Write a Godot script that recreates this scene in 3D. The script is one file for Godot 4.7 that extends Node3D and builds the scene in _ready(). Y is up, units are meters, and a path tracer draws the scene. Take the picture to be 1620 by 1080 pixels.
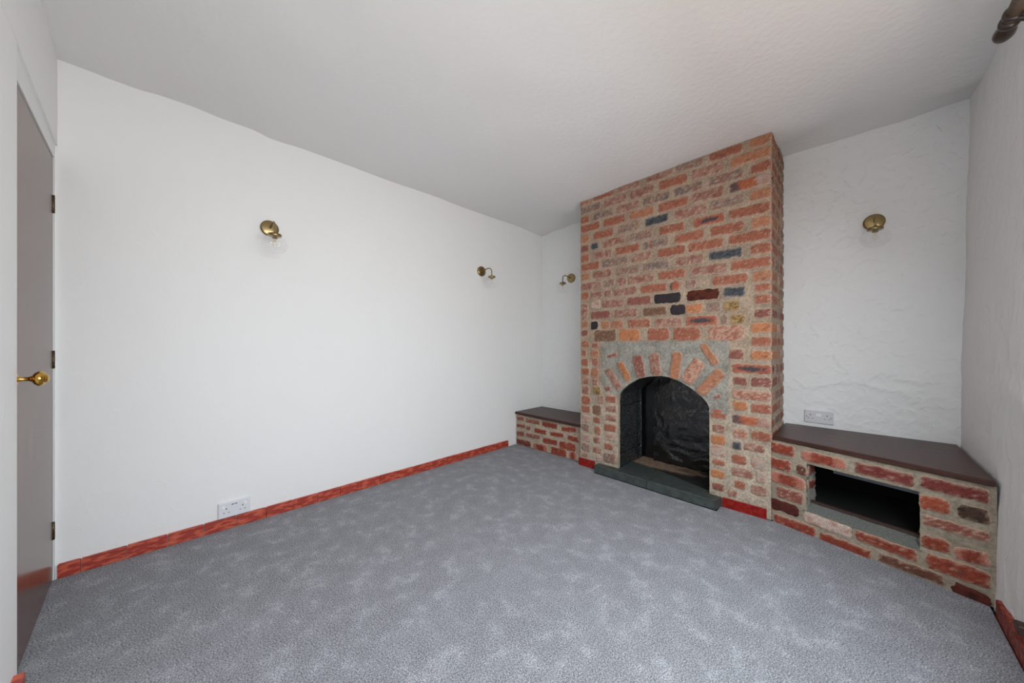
extends Node3D
# Room axes: x runs along the fireplace wall to the right, d (depth) towards the fireplace, y up. P() turns that into Godot's z.

var noise := FastNoiseLite.new()
var ridge := FastNoiseLite.new()
var M := {}
var fp: Node3D            # the fireplace, whose bricks course() builds
var bench_left: Node3D
var bench_right: Node3D
var serial := 0

const FACE := 2.565       # depth of the chimney face
const BACK := 3.055       # depth of the fireplace wall
const LEFT := -2.565      # x of the left wall
const U0 := -1.72         # x of the chimney's left arris
const RB_A := Vector2(-0.347, 2.574)   # right bench front, plan
const RB_B := Vector2(0.42, 2.345)
const LB_D := 2.625       # left bench front depth


func _ready() -> void:
	setup_view()
	setup_materials()
	build_shell()
	build_fireplace()
	build_benches()
	build_skirting()
	build_door()
	build_lamps()
	build_sockets()
	build_curtain_pole()


func setup_view() -> void:
	var cam := Camera3D.new()
	cam.name = "camera"
	cam.position = Vector3(0, 1.06, 0)
	cam.rotation.y = PI / 4.0
	cam.near = 0.02
	cam.far = 60.0
	cam.projection = Camera3D.PROJECTION_FRUSTUM
	cam.size = 2.0 * cam.near * 540.0 / 541.0
	cam.frustum_offset = Vector2(0, cam.near * 5.0 / 541.0)
	add_child(cam)
	cam.current = true
	var env := Environment.new()
	env.background_mode = Environment.BG_SKY
	var sky := Sky.new()
	var sm := ProceduralSkyMaterial.new()
	sm.sky_top_color = Color(0.62, 0.72, 0.88)
	sm.sky_horizon_color = Color(0.86, 0.88, 0.90)
	sm.ground_bottom_color = Color(0.55, 0.47, 0.40)
	sm.ground_horizon_color = Color(0.62, 0.56, 0.50)
	sm.sun_angle_max = 0.0
	sky.sky_material = sm
	env.sky = sky
	env.background_energy_multiplier = 1.0
	env.tonemap_mode = Environment.TONE_MAPPER_LINEAR
	env.tonemap_exposure = 1.0
	env.sdfgi_enabled = true
	env.ssao_enabled = true
	env.ssil_enabled = true
	var we := WorldEnvironment.new()
	we.name = "world_environment"
	we.environment = env
	add_child(we)
	# daylight in the window of the right wall, beside the camera: sky light falling in, and warmer light thrown up by the ground outside
	for q in [[1.42, 0.78, -0.95, 6.0, Color(0.915, 0.965, 1.0)], [1.10, 0.50, 0.55, 1.05, Color(1.0, 0.87, 0.76)]]:
		var day := AreaLight3D.new()
		day.name = "window_daylight"
		day.area_size = Vector2(1.86, q[1])
		day.light_energy = q[3]
		day.light_color = q[4]
		day.area_range = 12.0
		day.shadow_enabled = true
		add_child(day, true)
		day.transform = Transform3D(Basis.looking_at(Vector3(-0.84, q[2], 0.0), Vector3.UP), P(0.56, q[0], 0.68))


func P(x: float, y: float, d: float) -> Vector3:
	return Vector3(x, y, -d)


func lin(r: int, g: int, b: int) -> Color:
	return Color(r / 255.0, g / 255.0, b / 255.0).srgb_to_linear()


# ---------------------------------------------------------------- materials
func noise_tex(size: int, kind: int, freq: float, octaves: int, ramp: Array, seed_: int, warp := 0.0, fractal := FastNoiseLite.FRACTAL_FBM, gain := 0.5) -> NoiseTexture2D:
	var n := FastNoiseLite.new()
	n.noise_type = kind
	n.frequency = freq
	n.seed = seed_
	n.fractal_type = fractal if octaves > 1 else FastNoiseLite.FRACTAL_NONE
	n.fractal_octaves = octaves
	n.fractal_gain = gain
	if warp > 0.0:
		n.domain_warp_enabled = true
		n.domain_warp_amplitude = warp
		n.domain_warp_frequency = freq * 1.5
	var t := NoiseTexture2D.new()
	t.width = size
	t.height = size
	t.seamless = true
	t.noise = n
	if ramp.size() > 0:
		var g := Gradient.new()
		var offs := PackedFloat32Array()
		var cols := PackedColorArray()
		for r in ramp:
			offs.append(r[0])
			cols.append(r[1])
		g.offsets = offs
		g.colors = cols
		t.color_ramp = g
	return t


func grey(v: float) -> Color:
	return Color(v, v, v)


func mat(called: String, c: Color, rough: float, metal := 0.0, spec := 0.5) -> StandardMaterial3D:
	var m := StandardMaterial3D.new()
	m.resource_name = called
	m.albedo_color = c
	m.roughness = rough
	m.metallic = metal
	m.metallic_specular = spec
	M[called] = m
	return m


func tri(m: StandardMaterial3D, scale: float) -> void:
	m.uv1_triplanar = true
	m.uv1_world_triplanar = true
	m.uv1_scale = Vector3.ONE * scale


func relief(m: StandardMaterial3D, t: Texture2D, cm: float) -> void:
	m.heightmap_enabled = true
	m.heightmap_texture = t
	m.heightmap_scale = cm


func setup_materials() -> void:
	noise.noise_type = FastNoiseLite.TYPE_SIMPLEX_SMOOTH
	noise.frequency = 1.0
	noise.seed = 7
	noise.fractal_type = FastNoiseLite.FRACTAL_NONE
	ridge.noise_type = FastNoiseLite.TYPE_SIMPLEX_SMOOTH
	ridge.frequency = 1.0
	ridge.seed = 21
	ridge.fractal_type = FastNoiseLite.FRACTAL_RIDGED
	ridge.fractal_octaves = 3
	var SX := FastNoiseLite.TYPE_SIMPLEX_SMOOTH
	var trowel := noise_tex(1024, SX, 0.006, 5, [], 11, 40.0, FastNoiseLite.FRACTAL_RIDGED)
	var marks := noise_tex(1024, SX, 0.006, 3, [[0.0, grey(0.0)], [0.5, grey(0.1)], [0.74, grey(0.3)], [0.93, grey(1.0)], [1.0, grey(1.0)]], 17, 45.0, FastNoiseLite.FRACTAL_RIDGED, 0.42)
	var fine := noise_tex(1024, SX, 0.02, 5, [], 12)
	var soft_grain := noise_tex(512, SX, 0.04, 4, [[0.25, grey(0.86)], [0.7, grey(1.0)]], 14)
	var grain := noise_tex(1024, SX, 0.05, 4, [[0.25, grey(0.72)], [0.7, grey(1.0)]], 13)

	var m := mat("plaster_smooth", Color8(238, 237, 235), 0.75)
	tri(m, 0.8)
	relief(m, marks, 0.05)
	m = mat("plaster_rough", Color8(236, 236, 235), 0.7)
	tri(m, 1.1)
	relief(m, marks, 0.22)
	m = mat("plaster_ceiling", Color8(232, 231, 230), 0.8)
	tri(m, 1.2)
	relief(m, fine, 0.14)
	m = mat("white_gloss", Color8(226, 227, 226), 0.4)

	m = mat("brick", Color.WHITE, 0.9, 0.0, 0.35)
	m.vertex_color_use_as_albedo = true
	m.albedo_texture = grain
	tri(m, 3.2)
	relief(m, fine, 0.14)
	m = mat("mortar", Color.WHITE, 0.95, 0.0, 0.3)
	m.vertex_color_use_as_albedo = true
	m.albedo_texture = soft_grain
	tri(m, 2.6)
	relief(m, fine, 0.22)
	m = mat("black_paint", Color8(15, 15, 16), 0.2, 0.0, 0.7)
	tri(m, 1.6)
	relief(m, fine, 0.14)
	m = mat("black_paint_specked", Color.WHITE, 0.25, 0.0, 0.7)
	m.albedo_texture = noise_tex(1024, SX, 0.055, 3, [[0.0, Color8(14, 14, 15)], [0.71, Color8(14, 14, 15)], [0.76, Color8(170, 188, 184)], [1.0, Color8(220, 218, 214)]], 33)
	tri(m, 2.6)
	relief(m, fine, 0.6)
	m = mat("firebox_floor", Color.WHITE, 0.8)
	m.vertex_color_use_as_albedo = true
	m.albedo_texture = grain
	tri(m, 3.0)
	m = mat("slate", Color8(68, 75, 72), 0.45)
	m.albedo_texture = noise_tex(512, SX, 0.012, 5, [[0.2, grey(0.84)], [0.75, grey(1.0)]], 31)
	tri(m, 2.5)
	relief(m, fine, 0.15)
	m = mat("slate_mortar", Color8(116, 118, 112), 0.8)
	m.albedo_texture = grain
	tri(m, 4.0)
	relief(m, fine, 0.6)
	m = mat("tile_red", Color.WHITE, 0.42)
	m.albedo_texture = noise_tex(1024, SX, 0.012, 5, [[0.0, Color8(150, 52, 42)], [0.52, Color8(164, 60, 47)], [0.57, Color8(190, 86, 62)], [0.8, Color8(200, 98, 72)]], 41, 20.0)
	tri(m, 1.0)
	m.uv1_scale = Vector3(1.0, 3.2, 1.0)
	relief(m, fine, 0.15)
	m = mat("tile_dark", Color.WHITE, 0.5)
	m.albedo_texture = noise_tex(512, SX, 0.02, 5, [[0.2, Color8(96, 30, 22)], [0.6, Color8(138, 52, 38)], [0.85, Color8(170, 88, 66)]], 42)
	tri(m, 3.0)
	m = mat("tile_bright", Color.WHITE, 0.3)
	m.albedo_texture = noise_tex(512, SX, 0.02, 5, [[0.2, Color8(118, 14, 10)], [0.6, Color8(148, 22, 14)], [0.9, Color8(140, 54, 42)]], 43)
	tri(m, 3.0)
	m = mat("dark_wood", Color.WHITE, 0.36, 0.0, 0.36)
	m.albedo_texture = noise_tex(512, SX, 0.01, 5, [[0.2, Color8(54, 33, 28)], [0.5, Color8(70, 44, 37)], [0.8, Color8(86, 56, 48)]], 51, 0.0, FastNoiseLite.FRACTAL_FBM)
	m.uv1_triplanar = true
	m.uv1_world_triplanar = true
	m.uv1_scale = Vector3(0.6, 6.0, 9.0)
	m = mat("batten_wood", Color8(58, 40, 34), 0.6)
	m = mat("grey_board", Color8(108, 112, 120), 0.6)
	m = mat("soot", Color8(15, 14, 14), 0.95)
	m = mat("door_veneer", Color.WHITE, 0.24, 0.0, 0.42)
	m.albedo_texture = noise_tex(512, SX, 0.01, 5, [[0.2, Color8(84, 58, 48)], [0.5, Color8(100, 70, 58)], [0.8, Color8(116, 84, 70)]], 52)
	m.uv1_triplanar = true
	m.uv1_world_triplanar = true
	m.uv1_scale = Vector3(7.0, 0.5, 7.0)
	m = mat("antique_brass", Color8(158, 138, 98), 0.3, 1.0)
	m = mat("polished_brass", Color8(205, 160, 78), 0.16, 1.0)
	m = mat("hinge_metal", Color8(96, 84, 66), 0.42, 1.0)
	m = mat("socket_plastic", Color8(226, 226, 230), 0.3)
	m = mat("socket_plastic_warm", Color8(214, 212, 214), 0.35)
	m = mat("switch_plastic", Color8(245, 245, 245), 0.25)
	m = mat("pin_hole", Color8(22, 22, 22), 0.7)
	m = mat("lamp_glass", Color(1, 1, 1, 0.02), 0.04)
	m.transparency = BaseMaterial3D.TRANSPARENCY_ALPHA
	m = mat("window_glass", Color(1, 1, 1, 0.03), 0.02)
	m.transparency = BaseMaterial3D.TRANSPARENCY_ALPHA
	m = mat("filament", Color8(216, 190, 140), 0.5)
	m = mat("pole_wood", Color.WHITE, 0.45)
	m.albedo_texture = noise_tex(512, SX, 0.012, 5, [[0.25, Color8(58, 42, 32)], [0.5, Color8(96, 76, 58)], [0.8, Color8(134, 112, 88)]], 61)
	m.uv1_triplanar = true
	m.uv1_scale = Vector3(3.0, 3.0, 40.0)
	m = mat("pole_dark", Color8(44, 34, 30), 0.3)
	m = mat("hook_wood", Color8(62, 42, 34), 0.5)

	m = mat("carpet", Color.WHITE, 1.0, 0.0, 0.1)
	var tuft := noise_tex(2048, SX, 0.034, 5, [[0.2, Color8(82, 82, 87)], [0.45, Color8(156, 156, 161)], [0.58, Color8(186, 186, 191)], [0.8, Color8(240, 240, 244)]], 71, 0.0, FastNoiseLite.FRACTAL_FBM, 0.85)
	m.albedo_texture = tuft
	tri(m, 2.1)
	relief(m, noise_tex(2048, SX, 0.034, 5, [], 71, 0.0, FastNoiseLite.FRACTAL_FBM, 0.85), 0.35)
	m.detail_enabled = true
	m.detail_blend_mode = BaseMaterial3D.BLEND_MODE_MUL
	m.detail_uv_layer = BaseMaterial3D.DETAIL_UV_2
	m.detail_albedo = noise_tex(2048, SX, 0.009, 7, [[0.25, grey(0.88)], [0.52, grey(0.91)], [0.68, grey(0.94)], [0.78, grey(1.0)]], 72, 10.0, FastNoiseLite.FRACTAL_FBM, 0.62)
	m.uv2_triplanar = true
	m.uv2_world_triplanar = true
	m.uv2_scale = Vector3.ONE * 0.40


# ---------------------------------------------------------------- helpers
func tag(o: Node, label: String, category: String, group := "", kind := "") -> void:
	if label:
		o.set_meta("label", label)
	if category:
		o.set_meta("category", category)
	if group:
		o.set_meta("group", group)
	if kind:
		o.set_meta("kind", kind)


func thing(called: String, label: String, category: String, at := Vector3.ZERO, group := "", kind := "") -> Node3D:
	var o := Node3D.new()
	o.name = called
	add_child(o, true)
	o.position = at
	tag(o, label, category, group, kind)
	return o


func part(called: String, mesh: Mesh, material: Material, parent: Node, xf := Transform3D.IDENTITY) -> MeshInstance3D:
	var o := MeshInstance3D.new()
	o.name = called
	o.mesh = mesh
	o.material_override = material
	parent.add_child(o, true)
	o.transform = xf
	return o


func begin() -> SurfaceTool:
	var st := SurfaceTool.new()
	st.begin(Mesh.PRIMITIVE_TRIANGLES)
	return st


func finish(st: SurfaceTool) -> ArrayMesh:
	st.generate_normals()
	return st.commit()


# a grid of points (rows of equal length); seen from the side where rows go up and columns go right
func grid(st: SurfaceTool, rows: Array, cols: Array = [], smooth := 1) -> void:
	var nr := rows.size()
	var nc: int = rows[0].size()
	for j in nr - 1:
		for i in nc - 1:
			var q := [[j, i], [j + 1, i], [j + 1, i + 1], [j, i], [j + 1, i + 1], [j, i + 1]]
			for k in q:
				st.set_smooth_group(smooth)
				st.set_color(cols[k[0]][k[1]] if cols.size() > 0 else Color.WHITE)
				st.add_vertex(rows[k[0]][k[1]])


func quad(st: SurfaceTool, a: Vector3, b: Vector3, c: Vector3, d: Vector3, col := Color.WHITE) -> void:
	# a bottom left, b top left, c top right, d bottom right as seen from the front
	for v in [a, b, c, a, c, d]:
		st.set_smooth_group(-1)
		st.set_color(col)
		st.add_vertex(v)


# a box with chamfered edges in its own axes
func add_box(st: SurfaceTool, lo: Vector3, hi: Vector3, ch := 0.002, col := Color.WHITE) -> void:
	var poly := PackedVector2Array([Vector2(lo.x, lo.z), Vector2(hi.x, lo.z), Vector2(hi.x, hi.z), Vector2(lo.x, hi.z)])
	add_prism(st, poly, lo.y, hi.y, ch, col)


func inset(poly: PackedVector2Array, by: float) -> PackedVector2Array:
	var n := poly.size()
	var area := 0.0
	for i in n:
		area += poly[i].cross(poly[(i + 1) % n])
	var s := signf(area)
	var out := PackedVector2Array()
	for i in n:
		var e0 := (poly[i] - poly[(i + n - 1) % n]).normalized()
		var e1 := (poly[(i + 1) % n] - poly[i]).normalized()
		var n0 := Vector2(-e0.y, e0.x) * s
		var n1 := Vector2(-e1.y, e1.x) * s
		var k := by / maxf(0.3, 1.0 + n0.dot(n1))
		out.append(poly[i] + (n0 + n1) * k)
	return out


# an upright prism over a polygon of (x, z), its top and bottom edges chamfered
func add_prism(st: SurfaceTool, poly: PackedVector2Array, y0: float, y1: float, ch := 0.002, col := Color.WHITE) -> void:
	var n := poly.size()
	var area := 0.0
	for i in n:
		area += poly[i].cross(poly[(i + 1) % n])
	if area < 0.0:
		poly.reverse()
	var small := inset(poly, ch)
	var rings := [[small, y0], [poly, y0 + ch], [poly, y1 - ch], [small, y1]]
	for r in 3:
		var pa: PackedVector2Array = rings[r][0]
		var pb: PackedVector2Array = rings[r + 1][0]
		for i in n:
			var j := (i + 1) % n
			var a := Vector3(pa[i].x, rings[r][1], pa[i].y)
			var b := Vector3(pb[i].x, rings[r + 1][1], pb[i].y)
			var c := Vector3(pb[j].x, rings[r + 1][1], pb[j].y)
			var d := Vector3(pa[j].x, rings[r][1], pa[j].y)
			quad(st, d, c, b, a, col)
	var t := Geometry2D.triangulate_polygon(small)
	for k in range(0, t.size(), 3):
		var tri_area := (small[t[k + 1]] - small[t[k]]).cross(small[t[k + 2]] - small[t[k]])
		var order := [t[k], t[k + 1], t[k + 2]] if tri_area > 0.0 else [t[k], t[k + 2], t[k + 1]]
		for q in order:
			st.set_smooth_group(-1)
			st.set_color(col)
			st.add_vertex(Vector3(small[q].x, y1, small[q].y))
		for q in [order[0], order[2], order[1]]:
			st.set_smooth_group(-1)
			st.set_color(col)
			st.add_vertex(Vector3(small[q].x, y0, small[q].y))


func box_mesh(lo: Vector3, hi: Vector3, ch := 0.002) -> ArrayMesh:
	var st := begin()
	add_box(st, lo, hi, ch)
	return finish(st)


# profile of (radius, height) turned round the y axis
func add_lathe(st: SurfaceTool, prof: Array, seg := 32, xf := Transform3D.IDENTITY, ribs := 0, rib_depth := 0.0) -> void:
	var rows := []
	for p in prof:
		var row := []
		for i in seg + 1:
			var a := TAU * i / seg
			var r: float = p.x
			if ribs > 0:
				r += rib_depth * cos(a * ribs) * clampf(p.x / 0.05, 0.0, 1.0)
			row.append(xf * Vector3(r * cos(a), p.y, -r * sin(a)))
		rows.append(row)
	grid(st, rows)


func add_tube(st: SurfaceTool, path: Array, radius: float, seg := 12) -> void:
	var rows := []
	var up := Vector3.RIGHT
	for k in path.size():
		var t: Vector3 = (path[mini(k + 1, path.size() - 1)] - path[maxi(k - 1, 0)]).normalized()
		var side := up.cross(t)
		if side.length() < 0.01:
			side = Vector3.UP.cross(t)
		side = side.normalized()
		var other := t.cross(side)
		var row := []
		for i in seg + 1:
			var a := TAU * i / seg
			row.append(path[k] + (side * cos(a) - other * sin(a)) * radius)
		rows.append(row)
	grid(st, rows)


# a plastered slab: f(i, j) gives the front points (columns to the right, rows up as seen from the room), back is the slab's outward offset
func slab(nc: int, nr: int, f: Callable, back: Vector3) -> ArrayMesh:
	var st := begin()
	var rows := []
	for j in nr + 1:
		var row := []
		for i in nc + 1:
			row.append(f.call(float(i) / nc, float(j) / nr))
		rows.append(row)
	grid(st, rows)
	var a: Vector3 = rows[0][0]
	var b: Vector3 = rows[nr][0]
	var c: Vector3 = rows[nr][nc]
	var d: Vector3 = rows[0][nc]
	quad(st, d + back, c + back, b + back, a + back)
	quad(st, a + back, b + back, b, a)
	quad(st, d, c, c + back, d + back)
	quad(st, b, b + back, c + back, c)
	quad(st, a + back, a, d, d + back)
	return finish(st)


func n3(x: float, y: float, z: float) -> float:
	return noise.get_noise_3d(x, y, z)


# ---------------------------------------------------------------- the room shell
# measured heights of the ceiling: x, depth, height
const CEIL := [[-2.565, -0.37, 2.358], [-2.565, -0.136, 2.352], [-2.565, 0.0, 2.364], [-2.565, 0.35, 2.356], [-2.565, 0.45, 2.340], [-2.565, 0.62, 2.347], [-2.565, 1.4, 2.340], [-2.565, 2.3, 2.334], [-2.565, 2.6, 2.334], [-2.565, 3.0, 2.318],
	[-2.34, 3.055, 2.333], [-2.08, 3.055, 2.348], [-1.713, 2.565, 2.318], [-1.15, 2.565, 2.334], [-0.7, 2.565, 2.343], [-0.38, 2.565, 2.345], [-0.334, 3.055, 2.381], [0.09, 3.055, 2.379], [0.445, 3.055, 2.389], [0.43, 2.7, 2.36], [0.4, 1.5, 2.36], [-1.0, 1.0, 2.35], [-1.0, 0.0, 2.36], [-2.2, -0.37, 2.37]]


func ceiling_height(x: float, d: float) -> float:
	var s := 0.0
	var w := 0.0
	for c in CEIL:
		var r := Vector2(x - c[0], d - c[1]).length_squared() + 0.003
		var k := 1.0 / (r * r)
		s += k * c[2]
		w += k
	return s / w


func right_wall_x(y: float) -> float:
	return 0.405 + 0.014 * minf(y, 0.5) + 0.0172 * maxf(0.0, y - 0.5)


# distance from p to the polyline, signed by its side
func to_line(p: Vector2, line: Array) -> float:
	var best := 1e9
	for k in line.size() - 1:
		var a: Vector2 = line[k]
		var b: Vector2 = line[k + 1]
		var t := clampf((p - a).dot(b - a) / (b - a).length_squared(), 0.0, 1.0)
		var q := p - (a + (b - a) * t)
		if q.length() < absf(best):
			best = q.length() * (1.0 if q.y > 0.0 else -1.0)
	return best


const RIDGES := [
	[Vector2(-0.19, 0.765), Vector2(-0.13, 0.79), Vector2(-0.075, 0.815), Vector2(0.0, 0.81), Vector2(0.045, 0.816), Vector2(0.114, 0.887), Vector2(0.15, 0.87), Vector2(0.196, 0.836), Vector2(0.24, 0.845), Vector2(0.284, 0.835)],
	[Vector2(-0.09, 0.99), Vector2(-0.06, 0.93), Vector2(-0.017, 0.839), Vector2(0.03, 0.812)],
	[Vector2(0.05, 0.80), Vector2(0.119, 0.784), Vector2(0.196, 0.772), Vector2(0.251, 0.723), Vector2(0.27, 0.70)],
	[Vector2(-0.02, 1.42), Vector2(0.02, 1.37), Vector2(0.09, 1.33), Vector2(0.17, 1.27)],
	[Vector2(-0.16, 1.12), Vector2(-0.10, 1.07), Vector2(-0.03, 1.05)]]


func plaster_ridges(x: float, y: float) -> float:
	var h := 0.0
	var wob := 0.012 * n3(x * 30.0, y * 30.0, 3.0)
	for r in RIDGES:
		var s := to_line(Vector2(x + wob, y + wob), r)
		if s >= 0.0:
			h = maxf(h, 0.007 * exp(-s / 0.06))
		else:
			h = maxf(h, 0.007 * exp(s / 0.004))
	return h


func build_shell() -> void:
	# floor slab and carpet
	var fl := part("floor", box_mesh(P(-2.9, -0.2, 3.35), P(0.9, -0.012, -0.7), 0.002), M.soot, self)
	tag(fl, "solid floor under the grey carpet", "floor", "", "structure")
	var cst := begin()
	var crows := []
	var edge := [[-2.548, 2.618], [-2.2, 2.618], [-1.722, 2.618], [-1.722, 2.557], [-1.522, 2.557], [-1.522, 2.478], [-1.07, 2.468], [-0.618, 2.4585], [-0.618, 2.557], [-0.345, 2.560], [-0.343, 2.573], [0.389, 2.356]]
	for j in 41:
		var row := []
		for k in edge.size() - 1:
			for i in (7 if k == edge.size() - 2 else 6):
				var x := lerpf(edge[k][0], edge[k + 1][0], i / 6.0)
				var far := lerpf(edge[k][1], edge[k + 1][1], i / 6.0)
				var near := -0.346 + 0.0375 * (x + 1.84) + (0.014 if x > -1.84 else -0.015)
				var d := lerpf(near, far, j / 40.0)
				row.append(P(x, 0.0, d))
		crows.append(row)
	grid(cst, crows)
	var ca := part("carpet", finish(cst), M.carpet, self)
	tag(ca, "fitted light and dark grey flecked carpet with pale brushed patches", "carpet")

	# ceiling
	var st := begin()
	var rows := []
	for j in 97:
		var row := []
		var d := lerpf(3.25, -0.62, j / 96.0)
		for i in 84:
			var x := lerpf(-2.75, 0.62, i / 83.0)
			var y := ceiling_height(x, d) + 0.003 * n3(x * 2.5, d * 2.5, 9.0) + 0.0012 * n3(x * 9.0, d * 9.0, 4.0)
			row.append(P(x, y, d))
		rows.append(row)
	grid(st, rows)
	var ce := part("ceiling", finish(st), M.plaster_ceiling, self)
	tag(ce, "uneven white painted ceiling over the whole room", "ceiling", "", "structure")
	var roof := part("ceiling", box_mesh(P(-2.95, 2.46, 3.4), P(0.95, 2.6, -0.75), 0.002), M.plaster_ceiling, self)
	tag(roof, "floor structure above the ceiling", "ceiling", "", "structure")

	# left wall
	var lf := func(a: float, b: float) -> Vector3:
		var d := lerpf(-0.75, 3.3, a)
		var y := lerpf(-0.2, 2.47, b)
		return P(LEFT + 0.003 * n3(d * 1.7, y * 1.7, 5.0) + 0.0012 * n3(d * 8.0, y * 8.0, 6.0) + 0.0009 * ridge.get_noise_2d(d * 5.0, y * 4.0), y, d)
	var wl := part("wall_left", slab(150, 100, lf, Vector3(-0.2, 0, 0)), M.plaster_smooth, self)
	tag(wl, "long smooth white plastered wall with two brass lamps", "wall", "", "structure")

	# fireplace wall
	var bf := func(a: float, b: float) -> Vector3:
		var x := lerpf(-2.72, 0.65, a)
		var y := lerpf(-0.2, 2.47, b)
		var h := 0.003 * n3(x * 2.0, y * 2.0, 15.0) + 0.0015 * n3(x * 9.0, y * 9.0, 16.0)
		if x > -0.4:
			h += 0.0030 * ridge.get_noise_2d(x * 5.0 + y, y * 5.0) + 0.0016 * ridge.get_noise_2d(x * 13.0, y * 10.0 + x * 4.0) + plaster_ridges(x, y)
		return P(x, y, BACK - h)
	var wb := part("wall_back", slab(420, 330, bf, Vector3(0, 0, -0.25)), M.plaster_rough, self)
	tag(wb, "white rough plastered wall behind the brick chimney breast", "wall", "", "structure")

	# right wall: the part beyond the window, then pieces round the window opening
	var rf := func(a: float, b: float) -> Vector3:
		var d := lerpf(3.3, 1.70, a)
		var y := lerpf(-0.2, 2.47, b)
		var h := 0.005 * n3(d * 2.2, y * 1.6, 25.0) + 0.002 * n3(d * 8.0, y * 6.0, 26.0) + 0.0022 * ridge.get_noise_2d(d * 5.0, y * 4.0) + 0.001 * ridge.get_noise_2d(d * 18.0, y * 8.0)
		h += 0.012 * exp(-pow((y - 0.86 - 0.03 * sin(d * 9.0)) / 0.03, 2.0)) * smoothstep(2.9, 2.6, d) * 0.5
		return P(right_wall_x(y) - h, y, d)
	var wr := thing("wall_right", "white rough plastered wall on the right with the window beside the camera", "wall", Vector3.ZERO, "", "structure")
	part("wall_plaster", slab(130, 130, rf, Vector3(0.3, 0, 0)), M.plaster_rough, wr)
	part("wall_panel", box_mesh(P(0.41, -0.2, 1.71), P(0.72, 0.75, -0.30), 0.01), M.plaster_smooth, wr)
	part("wall_panel", box_mesh(P(0.43, 1.95, 1.71), P(0.72, 2.47, -0.30), 0.01), M.plaster_smooth, wr)
	part("wall_panel", box_mesh(P(0.42, -0.2, -0.30), P(0.72, 2.47, -0.75), 0.01), M.plaster_smooth, wr)
	var win := thing("window_1", "white framed window in the right wall", "window", P(0.68, 0.75, 0.705), "", "structure")
	var ws := begin()
	for b in [[-1.0, -0.94, 0.0, 1.20], [0.94, 1.0, 0.0, 1.20], [-0.025, 0.025, 0.0, 1.20], [-1.0, 1.0, 0.0, 0.06], [-1.0, 1.0, 1.14, 1.20]]:
		add_box(ws, Vector3(-0.03, b[2], b[0]), Vector3(0.03, b[3], b[1]), 0.005)
	part("window_frame", finish(ws), M.white_gloss, win)
	part("pane", box_mesh(Vector3(-0.002, 0.06, -0.94), Vector3(0.002, 1.14, -0.025), 0.0005), M.window_glass, win)
	part("pane", box_mesh(Vector3(-0.002, 0.06, 0.025), Vector3(0.002, 1.14, 0.94), 0.0005), M.window_glass, win)


# ---------------------------------------------------------------- bricks
func tones(fired: bool) -> Dictionary:
	if fired:
		return {"r": lin(156, 72, 54), "o": lin(170, 86, 62), "p": lin(150, 90, 78), "m": lin(136, 66, 60), "M": lin(104, 50, 42), "b": lin(116, 74, 60), "B": lin(88, 66, 56), "c": lin(154, 72, 55), "w": lin(216, 192, 178)}
	return {"r": lin(174, 108, 86), "o": lin(188, 128, 98), "O": lin(202, 132, 90), "p": lin(172, 128, 112), "m": lin(152, 96, 84), "M": lin(106, 52, 38), "g": lin(162, 134, 120), "d": lin(74, 77, 81), "k": lin(60, 53, 56), "b": lin(134, 100, 80), "w": lin(206, 184, 168), "y": lin(170, 136, 90), "x": lin(182, 106, 76), "D": lin(178, 104, 82), "P": lin(198, 142, 120)}


const CREAM := Color(0.62, 0.46, 0.34)


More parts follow.
